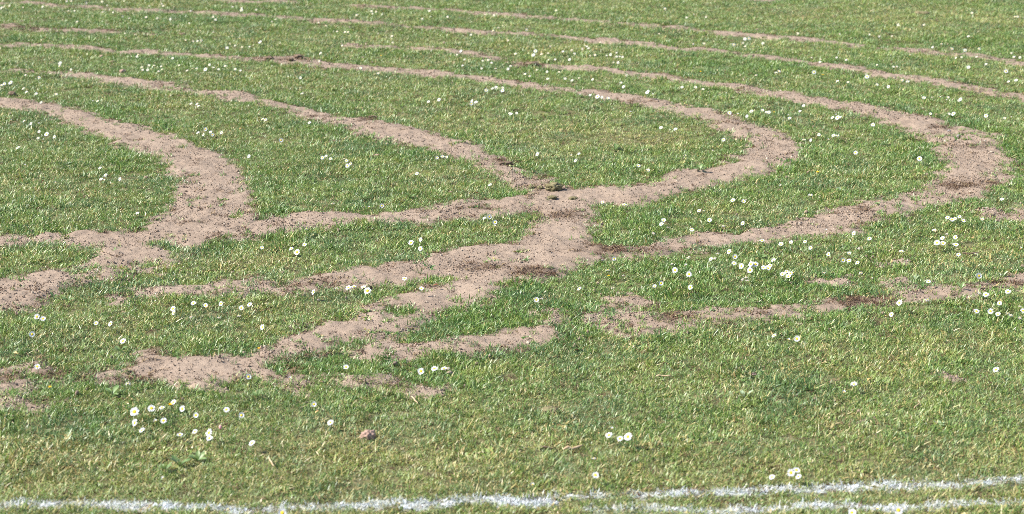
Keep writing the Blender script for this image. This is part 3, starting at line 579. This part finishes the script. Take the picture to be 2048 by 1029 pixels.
CLUSTERS = [  # phrase, daisies as x,y,kind
 ("cut by the bottom edge below the line", "565,1026,f"),
 ("below the faint second line", "1704,1026,t 1755,1018,c 1797,1021,b"),
 ("standing right on the white line", "1544,955,t 1582,946,f 1593,941,f 1597,954,t"),
 ("just above the white line's middle", "1065,970,c 1191,951,t"),
 ("in the yellowish turf near the line", "1188,917,s"),
 ("in the open olive turf", "1218,871,t 1224,858,c 1240,878,t 1256,874,b"),
 ("alone in the lower right turf", "1688,785,c 1708,769,u"),
 ("high in the lower right corner turf", "1992,740,t"),
 ("alone just above the white line's left", "326,957,c"),
 ("along the row in the bottom left cluster", "269,824,b 303,817,b 324,816,u 347,805,t 365,818,f 392,831,f 453,820,f 483,831,f"),
 ("under the row in the bottom left", "270,846,f 284,861,f 311,843,c 327,842,t 360,870,u 390,864,t 418,866,b 419,877,f 504,887,f"),
 ("below the small soil strip", "628,809,f 661,846,f"),
 ("on the edge of the lower soil area", "256,768,s 497,754,f 580,757,c 692,735,t"),
 ("in the turf under the island strip", "842,743,f 869,738,f 888,738,u 896,737,s"),
 ("left of the wide soil area", "74,728,t"),
 ("in the lower left turf", "64,669,f 74,634,f 86,638,f 192,647,t 221,648,b 246,683,f"),
 ("below the thin grassy soil band", "346,618,b 348,626,f 387,607,f 411,611,t 442,608,f 483,616,f 499,610,f 525,655,f"),
 ("among withered ones below the band", "382,634,s 438,635,s 478,632,s"),
 ("on the grass tongue left of crossing", "627,585,f 673,577,s 697,576,f 708,574,u 727,575,u 735,582,b 809,558,f 843,578,f"),
 ("above the grass tongue, by tall grass", "524,496,t 583,498,f 594,505,b 609,490,f"),
 ("under the arm left of the crossing", "613,458,s 822,486,b 842,480,f 841,498,f 969,437,t 979,434,f 990,445,f 990,453,c"),
 ("on the right of the dark green island", "1073,600,f 1083,597,s 1159,578,t"),
 ("right below the crossing, at soil edge", "1228,518,f 1216,540,s 1246,551,s"),
 ("in the turf right of the crossing's foot", "1309,573,t 1322,567,f 1344,528,s 1350,541,f 1371,531,c 1377,515,s 1378,549,f 1381,575,f"),
 ("at the left of the large right cluster", "1422,519,f 1430,517,s 1435,507,s 1458,504,b 1470,514,f 1468,527,f"),
 ("in the heart of large right cluster", "1483,533,f 1502,529,f 1511,529,b 1500,541,f 1527,536,t 1535,535,f 1540,532,f 1547,521,t 1536,537,f"),
 ("withered in the large right cluster", "1485,559,s 1493,555,s 1495,561,s"),
 ("tight beside the large right cluster", "1565,549,t 1573,544,t 1577,553,t 1581,547,t"),
 ("along the lower edge of outer loop", "1524,482,u 1562,489,t 1582,485,f 1610,484,f 1621,496,f 1652,461,c 1657,509,f 1708,467,f 1739,478,t"),
 ("in the turf inside the right cluster", "1686,521,f 1698,522,t 1698,507,t 1715,526,t 1718,497,s 1722,546,s 1648,548,s 1803,503,u"),
 ("bunched below the outer loop's end", "1895,436,t 1904,440,f 1910,438,t 1919,434,t 1927,442,t 1964,439,t"),
 ("under the bunch below outer loop", "1868,461,u 1894,468,s 1885,477,t 1874,486,b 1886,487,f 1911,475,f 1908,489,s 1912,490,f"),
 ("near the dark twig at the right", "1917,510,f 1951,508,s 2042,497,c"),
 ("at the soil strip's right end", "1857,564,t 1958,552,f 1959,586,s 1972,590,f 2016,584,f 1999,607,f"),
 ("below the right soil strip", "1953,623,f 1981,623,f 1996,629,t 2015,627,s 2022,631,s 2040,613,s 2046,622,f 2040,636,s"),
 ("by the dark brown torn patch", "1799,606,b 1855,600,s 1783,630,f"),
 ("above the plain lower right turf", "1548,672,t 1577,680,c 1594,678,f"),
 ("on the right beside outer loop", "1972,412,s 2004,399,f"),
 ("inside the left bend", "202,359,f 208,361,c 211,351,t 240,359,f 275,427,f 111,366,c"),
 ("left inside the bend, in short turf", "22,242,c 48,243,t 62,248,f 77,248,c 36,296,t 11,301,s 50,331,c"),
 ("bunched inside the left bend's top", "78,264,t 93,269,b 109,274,f 76,277,t 87,280,c 200,337,t"),
 ("alone beside the left bend's shoulder", "498,313,f"),
 ("bunched above the left bend", "396,266,f 411,259,f 407,270,f 421,264,t 425,270,f 443,266,f"),
 ("in the turf above left arm", "645,316,f 652,313,t 661,318,t 693,322,f 701,328,t 695,332,f"),
 ("singly under the middle arm", "525,239,t 531,240,t 562,281,f 619,246,f 773,288,s 834,348,t"),
 ("close under the middle arm's right", "874,316,f 885,314,u 893,315,t"),
 ("in the turf left of the crossing", "663,408,s 666,407,s 738,415,c 764,412,f 980,370,f"),
 ("inside the inner loop's lower half", "1075,309,f 1142,312,c 1158,308,t 1151,322,f 1277,332,t 1296,341,t"),
 ("inside the inner loop near its tip", "1322,256,t 1340,261,c 1351,259,t 1371,312,c 1425,302,c 1447,280,f"),
 ("in the middle turf inside inner loop", "1019,227,t 1033,227,t 1022,229,t 1261,225,c"),
 ("between inner loop and middle arm", "943,208,f 952,205,f 944,203,f 857,204,f 878,200,b"),
 ("under the inner loop's upper arm", "972,181,f 985,178,t 992,175,t 1005,176,t 1005,182,b 990,180,c"),
 ("on the inner loop's upper soil edge", "1160,190,c 1180,191,t 1195,194,b 1204,195,f 1216,197,t"),
 ("right of the inner loop's bend", "1608,280,u 1622,281,f 1638,270,f 1656,280,c 1667,272,f 1675,272,u"),
 ("between the two loops' tips", "1711,306,b 1839,318,b"),
 ("in the turf between both loops", "1561,372,c 1621,391,u"),
 ("on the soil's edge below inner loop", "1205,405,t 1249,410,u"),
 ("below the inner loop's lower arm", "1398,422,f 1407,422,s 1419,441,f 1384,460,f 1327,441,t 1323,449,f 1336,455,s 1307,467,s"),
 ("right part below inner loop's arm", "1466,401,t 1487,403,t 1492,400,s 1486,447,f 1447,452,s"),
 ("above the inner loop's right shoulder", "1459,227,b 1465,233,c 1476,228,c 1494,233,f 1503,223,f 1525,221,t 1533,225,f"),
 ("above the inner loop's tip", "1538,225,f 1576,231,c 1579,237,t 1600,223,t 1607,212,t"),
 ("bunched between the loops' upper arms", "1665,236,t 1675,236,b 1680,235,t 1672,230,c 1746,250,b"),
 ("over the inner loop's long arm", "1242,166,t 1247,174,f 1295,184,b 1306,189,c 1364,175,t 1391,175,t 1406,179,t 1417,184,s 1452,187,c"),
 ("right of the outer loop's shoulder", "1861,228,t 1898,228,t 1907,228,b 1972,232,b 2009,237,t 2022,235,c"),
 ("above the outer loop's shoulder", "1848,196,f 1864,195,s 1880,195,c 1896,195,t 1893,201,c 1921,199,b 1917,202,t 1956,184,s"),
 ("left end between the first arms", "3,171,t 9,168,b 21,166,b 47,178,t 53,185,t 72,188,t 82,205,t 112,189,t"),
 ("above left bend's long arm", "186,203,c 195,203,t 382,208,t 394,209,t 397,213,t"),
 ("singly in the upper middle turf", "601,156,f 604,188,u 756,147,t 715,138,c 721,137,t"),
 ("in the upper arm's turf, right part", "1512,151,u 1552,146,u 1558,143,t 1628,145,b 1675,163,t 1696,165,t"),
 ("under the second strip, right part", "1731,150,c 1734,154,b 1754,170,t 1777,174,f 1788,156,c 1804,161,t 1815,164,u"),
 ("high right, above the second strip", "1937,135,b 1972,129,t 2012,143,b 2017,164,t 2032,161,t"),
]
FARD = """8,15 3,16 19,12 46,15 85,15 137,21 149,21 133,1 142,1 173,6 204,3 214,9 205,23 219,17 226,23 248,1 298,11 323,6 326,12 381,21 465,13 483,16 483,21 426,34 431,41 426,64 292,32 314,36 341,38 245,33 258,36 154,43 250,68 378,48
371,79 386,80 395,81 402,79 470,90 484,92 499,92 454,95 274,113 276,110 345,116 120,127 119,133 142,139 285,137 284,133 298,128 295,139 308,128 322,131 324,139 317,143 358,129 393,137 374,141 419,131 411,139 427,137 437,140 450,133 470,139 481,140 51,151 78,155
512,20 551,38 544,43 637,44 652,49 713,30 743,22 752,22 745,27 765,27 844,37 861,33 859,21 895,34 970,29 988,30 996,54 986,61 942,69 1016,83 674,62 690,63 696,63 756,65 784,69 785,86 520,82 684,88 641,106 638,124 914,110 922,103 929,119 925,128 965,119 976,117 983,122 963,135 991,136 1016,136 1021,130
1330,17 1388,27 1373,34 1412,32 1053,61 1112,22 1318,66 1056,92 1071,100 1100,91 1096,105 1083,107 1126,103 1143,101 1149,108 1164,98 1174,94 1177,97 1170,92 1180,110 1190,108 1213,110 1221,109 1233,104 1233,114 1239,113 1245,114 1227,125 1236,125 1097,119 1110,118 1139,119 1031,106 1067,109 1170,79 1200,84 1050,146 1059,151 1074,139 1094,143 1095,156 1118,143 1130,157 1144,160 1158,156 1185,158 1252,149 1386,89 1408,88 1468,87 1490,75 1486,84 1490,91 1498,75 1526,85
1596,69 1595,66 1679,68 1796,50 1848,49 1944,25 2030,31 2035,32 1739,71 1758,73 1784,73 1937,72 1883,88 1865,96 1904,98 1958,101 1930,103 2023,106 2028,114 2040,114 1820,111 1912,116 1923,115 1953,115 1623,113 1642,117 1640,125 1673,116 1692,120 1754,129 1787,132 1794,132"""
NUM = "zero one two three four five six seven eight nine ten".split()
ORD = "zeroth first second third fourth fifth sixth".split()
LOOK = {'f': 'open white daisy', 'b': 'large white daisy', 't': 'tilted white daisy', 'u': 'flat white daisy', 's': 'withered pale daisy', 'c': 'small half-closed daisy'}
def place_daisy(px, py, kind, label=None, parts=True):
    k_ = KINDS[kind]; s = k_['size'] * rnd.uniform(.82, 1.1) * (1 if py > 520 else .95)
    hz = HZ * s; x, y = at(px, py, hz)
    for _ in range(3): x, y = at(px, py, hz + float(soil_top(x, y)))
    x, y = float(x), float(y); z = float(soil_top(x, y))
    v = rnd.randrange(5); pm, dm, sm, whole = PROTO[kind, v]
    if parts:
        o = bpy.data.objects.new('daisy', None); C.objects.link(o); o.empty_display_size = .02
    else:
        o = bpy.data.objects.new('daisy', whole); C.objects.link(o)
    az = rnd.uniform(-1.1, .3); o.location = (x, y, z); o.rotation_euler = (0, 0, az); o.scale = (s, s, s)
    if label: o['label'] = label; o['category'] = 'daisy'; o['group'] = 'white daisies growing over the lawn'
    if parts:
        for nm, m_ in (('petals', pm), ('disc', dm), ('stem', sm)):
            c_ = bpy.data.objects.new(nm, m_); C.objects.link(c_); c_.parent = o
    return o
nd = 0
for phrase, s in CLUSTERS:
    L = [(float(a), float(b), c) for a, b, c in (q.split(',') for q in s.split())]; L.sort(key=lambda q: q[0]); n = len(L)
    for i, (px, py, c) in enumerate(L):
        if n == 1: lab = '%s %s' % (LOOK[c], phrase)
        else:
            if n == 2: w = ('left', 'right')[i]
            elif i == 0: w = 'leftmost'
            elif i == n - 1: w = 'rightmost'
            elif n % 2 and i == n // 2: w = 'middle'
            elif i < n / 2: w = ORD[i + 1] + ' from left'
            else: w = ORD[n - i] + ' from right'
            lab = '%s, %s of %s %s' % (LOOK[c], w, NUM[n], phrase)
        if len(lab.split()) > 16: print('LONG', lab)
        place_daisy(px, py, c, lab, parts=py > 300); nd += 1
print('daisies', nd)
# beyond those: the far, tiny ones as one mass
V, F, MI = [], [], []
for q in FARD.split():
    px, py = (float(v) for v in q.split(',')); c = rnd.choice('fttubtf'); k_ = KINDS[c]; s = k_['size'] * rnd.uniform(.6, .95)
    me = PROTO[c, rnd.randrange(5)][3]; x, y = at(px, py, HZ * s + .004); az = rnd.uniform(-1.0, .25)
    Mx = Matrix.Translation((float(x), float(y), float(soil_top(x, y)))) @ Matrix.Rotation(az, 4, 'Z') @ Matrix.Scale(s, 4); b = len(V)
    V += [tuple(Mx @ v_.co) for v_ in me.vertices]
    for p_ in me.polygons: F.append(tuple(i + b for i in p_.vertices)); MI.append(p_.material_index)
link('far_daisies', quads_to_me('far_daisies', V, F, [M_petal, M_disc, M_stem], MI), kind='stuff', label='many tiny white daisies dotted over the far lawn', cat='daisies')

# small yellow flowers and a pink bud
V1, F1 = ring_petals(.0062, .001, 18, .45, rnd, .0, .15); V2, F2 = tube([(0, 0, -.03), (.002, .001, -.014), (0, 0, 0)], [.0008, .0008, .0008], 5)
ym = quads_to_me('head', [(a, b, c + .026) for a, b, c in V1], F1, [M_yel]); ys_ = quads_to_me('stem', [(a, b, c + .026) for a, b, c in V2], F2, [M_stem])
for px, py, s, lab in ((1635, 346, 1.3, 'bright yellow flower alone between the two loops'), (1217, 552, .9, 'tiny yellow flower just below the crossing soil'), (1585, 543, .8, 'tiny yellow flower beside the tight daisy bunch'),
                       (100, 780, 1.0, 'tiny yellow flower near the lower left patches'), (1548, 226, .9, 'tiny yellow flower above the inner loop'), (1401, 145, 1.2, 'pale yellow flower in the upper middle turf'),
                       (1645, 151, 1.1, 'pale yellow flower right of a large daisy'), (762, 110, 1.1, 'yellow flower in the upper left turf'), (341, 814, 1.1, 'small orange-yellow flower among bottom left daisies'), (518, 705, .9, 'tiny yellow flower at lower soil area edge')):
    x, y = at(px, py, .026 * s); o = bpy.data.objects.new('yellow_flower', None); C.objects.link(o); o.location = (float(x), float(y), float(soil_top(x, y))); o.scale = (s, s, s)
    o['label'] = lab; o['category'] = 'flower'; o['group'] = 'small yellow flowers'
    for nm, m_ in (('head', ym), ('stem', ys_)): c_ = bpy.data.objects.new(nm, m_); C.objects.link(c_); c_.parent = o
Vb, Fb = dome(.0045, .009, 10, 4, .018)
x, y = at(441, 855, .02); o = link('daisy_bud', None, label='pink closed daisy bud right of the bottom left cluster', cat='bud'); o.location = (float(x), float(y), float(hgt(x, y)))
link('bud_head', quads_to_me('bud_head', Vb, Fb, [M_pink]), parent=o); Vs, Fs = tube([(0, 0, -.003), (0, .001, .012)], [.0009, .0008], 5); link('stem', quads_to_me('stem', Vs, Fs, [M_stem]), parent=o)

# ------------------------------------------------------------------ clods, stones, sticks, leaves, weeds
def lump(name, rx, ry, rz, seed, rough=.3, freq=2.2, sub=4):
    import bmesh
    from mathutils import noise
    bm = bmesh.new(); bmesh.ops.create_icosphere(bm, subdivisions=sub, radius=1.0); off = Vector((seed * 7.1, seed * 3.3, seed))
    for v in bm.verts:
        p = v.co.copy(); f = 1 + rough * noise.fractal(p * freq + off, 0.8, 2.1, 4) + rough * .5 * noise.noise(p * freq * 4 + off)
        v.co = Vector((p.x * rx * f, p.y * ry * f, p.z * rz * f))
    me = bpy.data.meshes.new(name); bm.to_mesh(me); bm.free(); me.polygons.foreach_set('use_smooth', [True] * len(me.polygons)); return me
TURF_BL = [blades_mesh('dry_blades_%d' % i, 60, .030, .008, .020, .0013, .0028, .95, rg, .8) for i in range(2)]
for t_ in TURF_BL: t_.materials.append(M_thatch)
M_olbl = mat_plain('dried_blades', (.16, .15, .07), (.27, .24, .13), 120, .8, .2, .15)
OL_BL = [blades_mesh('olive_blades_%d' % i, 150, .030, .008, .018, .0013, .0026, 1.0, rg, .9) for i in range(2)]
for t_ in OL_BL: t_.materials.append(M_olbl)
clods = [ # px, py, rx, ry, rz, rot, material, label, blades
 (1108, 381, .036, .030, .018, .35, M_olive, 'olive dried turf clod lying on the track crossing', 'o'), (1080, 381, .012, .016, .009, .2, M_olive, 'small dried clod left of the big crossing clod', 'o'),
 (1062, 380, .014, .014, .008, 0, M_olive, 'flat brown clod at the crossing, farther left', 'o'), (1105, 398, .017, .014, .007, 0, M_olive, 'low dried turf crumb below the big crossing clod', 'o'),
 (1146, 400, .018, .016, .009, .3, M_olive, 'dried turf crumb right below the big crossing clod', 'o'),
 (538, 121, .026, .024, .014, .1, M_dark, 'dark torn turf clod, left one on the upper track', 't'), (597, 118, .028, .026, .014, .5, M_dark, 'dark torn turf clod, right one on the upper track', 't'), (580, 124, .022, .02, .012, .5, M_dark, 'small dark clod between two torn turf clods', 't'),
 (24, 190, .022, .020, .018, .3, M_dark, 'dark clod above the left end of the bend track', None), (736, 876, .021, .018, .017, .5, M_lump, 'pinkish brown earth lump in the foreground turf', None),
 (1100, 820, .024, .020, .010, .2, M_olive, 'brown withered tuft in the middle foreground', 't'), (1065, 130, .03, .03, .014, .2, M_dark, 'dark turf clod beside the faint upper track', 't'), (365, 70, .022, .02, .012, 0, M_dark, 'reddish dark clod in the upper left lawn', 't'),
 (1846, 27, .06, .05, .018, 0, M_olive, 'brown molehill crumb at the far upper right', 't'), (292, 355, .008, .007, .006, 0, M_lump, 'small pinkish stone inside the left bend', None),
 (1898, 264, .009, .008, .006, 0, M_stone, 'grey pebble on the outer loop soil, left one', None), (1917, 277, .009, .008, .008, 0, M_stone, 'dark grey pebble on the outer loop soil, right one', None), (1883, 257, .010, .008, .006, .4, M_dark, 'dark earth bit above the grey pebbles', None),
 (245, 143, .018, .016, .012, 0, M_lump, 'brown lump beside the upper left daisies', None), (203, 113, .014, .014, .010, 0, M_lump, 'pinkish lump in the upper left turf', None), (225, 125, .02, .02, .012, 0, M_olive, 'olive clod right of the pinkish lump', 'o'),
 (505, 755, .008, .007, .006, 0, M_dark, 'dark crumb at the edge of the lower soil', None), (688, 788, .006, .006, .005, 0, M_lump, 'pink fleck stone below the small soil strip', None), (1505, 748, .012, .010, .005, 0, M_lump, 'pinkish flake in the right foreground turf', None),
 (720, 272, .016, .016, .008, 0, M_dark, 'dark crumb just below the middle arm', 't'), (670, 283, .03, .02, .008, 0, M_dark, 'dark torn spot of turf under the middle arm', 't'), (752, 313, .018, .016, .010, 0, M_lump, 'brown lump in the turf under middle arm', 't'),
 (1010, 332, .03, .016, .008, .2, M_dark, 'dark crumbly clod on the middle arm soil', 't'), (745, 235, .022, .014, .008, 0, M_dark, 'dark crumbly clod above the middle arm', 't'), (960, 335, .010, .008, .006, 0, M_dark, 'small dark clod beside middle arm soil', None)]
for i, (px, py, rx, ry, rz, ro, mt, lab, bld) in enumerate(clods):
    x, y = at(px, py, rz * .5); z = float(soil_top(x, y)); nm = 'stone' if ('pebble' in lab or 'stone' in lab) else 'clod'
    o = link(nm, lump(nm, rx, ry, rz, i + 1, .35 if mt is not M_stone else .15, sub=4 if py > 200 else 3), mt, label=lab, cat='stone' if nm == 'stone' else 'clod')
    o.location = (float(x), float(y), z + rz * .45); o.rotation_euler = (0, 0, ro)
    if bld:
        c_ = bpy.data.objects.new('dry_blades', (OL_BL if bld == 'o' else TURF_BL)[i % 2]); C.objects.link(c_); c_.parent = o
        c_.location = (0, 0, rz * .35); q = rx / .030; c_.scale = (q, q * ry / rx, .9)
# loose crumbs big enough to be picked out on the soil
def stick(name, px0, py0, px1, py1, r_, mt, lab, cat, z=.012):
    a, b = at([px0, px1], [py0, py1], z); za = float(soil_top(a[0], b[0])) + z; zb = float(soil_top(a[1], b[1])) + z
    A = Vector((a[0], b[0], za)); B = Vector((a[1], b[1], zb)); pts_ = []
    for t in (0, .2, .4, .6, .8, 1): pts_.append(tuple(A.lerp(B, t) + Vector((0, rnd.uniform(-1, 1) * r_, rnd.uniform(-.6, 1) * r_)) - A))
    Vt, Ft = tube(pts_, [r_ * q for q in (.6, 1, .9, .85, .75, .35)], 7)
    o = link(name, quads_to_me(name, Vt, Ft, [mt]), label=lab, cat=cat); o.location = A
stick('stick', 1128, 899, 1167, 893, .0042, M_tan, 'short tan stick lying in the foreground turf', 'stick')
stick('stick', 1075, 893, 1110, 897, .0032, M_twig, 'dark stick left of the tan foreground stick', 'stick', .006)
stick('twig', 1924, 503, 1962, 507, .003, M_twig, 'dark twig lying in the right-hand turf', 'twig', .01)
stick('straw_stalk', 823, 793, 836, 807, .0022, M_tan, 'tan straw stalk in the foreground below the strip', 'straw', .014)
stick('straw_stalk', 538, 918, 548, 936, .0022, M_tan, 'tan straw stalk low in the left foreground', 'straw', .012)
stick('straw_stalk', 1828, 812, 1842, 803, .0018, M_tan, 'tan straw stalk in the right foreground turf', 'straw', .012)
stick('straw_stalk', 1312, 753, 1344, 754, .0028, M_tan, 'pale tan stalk in the middle right turf', 'straw', .008)
stick('twig', 1575, 545, 1590, 546, .0016, M_twig, 'thin dark twig by the tight daisy bunch', 'twig', .01)
stick('twig', 486, 476, 503, 462, .0011, M_twig, 'thin dark twig on the soil below left bend', 'twig', .003)
stick('twig', 1070, 548, 1108, 556, .0016, M_twig, 'thin dark twig on the crossing soil', 'twig', .004)

def leaf_mesh(name, L_, w, mt, curl=.3, fold=.25, stalk=True):
    V, F = [], []; prof = ((0, .06), (.15, .35), (.35, .8), (.6, 1.0), (.8, .8), (.93, .42), (1, .05))
    for t, q in prof:
        xx = L_ * t; zz = L_ * curl * t * (1 - t)
        for s_ in (-1, -.5, 0, .5, 1): V.append((xx, s_ * q * w / 2, zz + abs(s_) * q * w * fold * .5))
    for i in range(len(prof) - 1):
        for j in range(4): a = i * 5 + j; F.append((a, a + 1, a + 6, a + 5))
    return V, F
def rosette(px, py, n, L_, mt, lab, seed):
    r2 = random.Random(seed); x, y = at(px, py, .01); o = bpy.data.objects.new('weed', None); C.objects.link(o)
    o.location = (float(x), float(y), float(soil_top(x, y)) + .004); o['label'] = lab; o['category'] = 'weed'; o['group'] = 'broad-leaved weeds in the turf'
    for i in range(n):
        l_ = L_ * r2.uniform(.7, 1.1); V, F = leaf_mesh('leaf', l_, l_ * r2.uniform(.38, .55), mt); a = i / n * 6.283 + r2.uniform(-.4, .4)
        c_ = link('leaf', quads_to_me('leaf', V, F, [mt]), parent=o); c_.rotation_euler = (r2.uniform(-.3, .3), -r2.uniform(.25, .9), a); c_.location = (0.003 * math.cos(a), .003 * math.sin(a), .002)
for i, (px, py, n, L_, mt, lab) in enumerate((
  (358, 925, 8, .030, M_leaf, 'leafy weed left of centre near the white line'), (395, 915, 8, .028, M_leaf, 'leafy weed right beside the one near the line'), (330, 935, 6, .022, M_leaf, 'smaller leafy weed left of the line weeds'),
  (2006, 548, 3, .024, M_paleleaf, 'pale grey-green broad leaf at the right edge'), (1830, 558, 4, .018, M_paleleaf, 'pale leafy weed above the right soil strip'), (1922, 582, 6, .026, M_leaf, 'spiky green weed growing in the right soil strip'),
  (1490, 792, 3, .026, M_paleleaf, 'pale upright leaf in the right foreground turf'), (108, 592, 5, .022, M_leaf, 'bright weed on the lower left soil patch'), (135, 597, 5, .022, M_leaf, 'bright weed right of the one on soil patch'),
  (240, 702, 6, .026, M_leaf, 'bright weed at the lower soil area corner'), (170, 546, 5, .020, M_leaf, 'upright weed beside the lower left soil patch'), (228, 507, 4, .018, M_leaf, 'tiny green sprout on soil below left bend'),
  (1400, 345, 6, .030, M_leaf, 'yellow-green weed inside the inner loop edge'), (1230, 300, 7, .032, M_leaf, 'broad weed in the turf inside inner loop'), (1680, 377, 5, .024, M_paleleaf, 'pale weed between the loops'),
  (820, 395, 8, .030, M_leaf, 'broad weed above the arm left of crossing'), (1740, 505, 6, .024, M_leaf, 'bright weed in the daisy-rich right turf'), (1755, 412, 5, .022, M_leaf, 'green weed on the outer loop soil edge'),
  (1520, 515, 7, .024, M_leaf, 'broad bright weed amid the large right cluster'), (380, 415, 4, .016, M_leaf, 'tiny sprout on the left bend soil'), (1930, 166, 7, .04, M_leaf, 'leafy weed on the second strip at right'),
  (258, 156, 6, .036, M_leaf, 'leafy weed above the middle arm far left'), (1222, 634, 5, .020, M_leaf, 'small weed growing on the right soil patch'), (1880, 845, 4, .018, M_paleleaf, 'small pale weed in the right foreground'),
  (225, 790, 5, .030, M_leaf, 'long-leaved weed by the lower left patches'), (515, 790, 5, .022, M_leaf, 'dark weed below the lower soil area'))):
    rosette(px, py, n, L_, mt, lab, i + 50)
for px, py, L_, mt, lab in ((865, 579, .022, M_redleaf, 'russet dead leaf at the grass tongue tip'), (36, 712, .018, M_orleaf, 'orange leaf in the left turf above the patches'), (1147, 699, .016, M_redleaf, 'reddish leaf below the right soil patch'),
  (410, 618, .014, M_orleaf, 'pinkish orange petal under a daisy'), (1950, 476, .016, M_orleaf, 'pale tan leaf right of the outer loop bunch'), (1196, 866, .010, M_orleaf, 'tiny orange leaf left of the olive turf daisies'),
  (1735, 760, .016, M_orleaf, 'pale orange leaf right of the flat daisy'), (485, 258, .018, M_orleaf, 'orange dead leaf above the left bend'), (640, 822, .016, M_orleaf, 'orange leaf below the small soil strip'),
  (958, 388, .018, M_redleaf, 'russet leaf in the turf left of the crossing'), (255, 427, .014, M_redleaf, 'pinkish dead leaf inside the left bend'), (1360, 518, .016, M_orleaf, 'orange leaf below the outer loop arm'),
  (92, 365, .020, M_redleaf, 'rusty leaf inside the left bend turf'), (575, 332, .016, M_orleaf, 'yellowish leaf above the left arm')):
    V, F = leaf_mesh('dead_leaf', L_, L_ * .5, mt, .5, .5); x, y = at(px, py, .012); o = link('dead_leaf', quads_to_me('dead_leaf', V, F, [mt]), label=lab, cat='dead leaf')
    o.location = (float(x), float(y), float(soil_top(x, y)) + .011); o.rotation_euler = (rnd.uniform(-.6, .6), rnd.uniform(-.5, .3), rnd.uniform(0, 6.28))
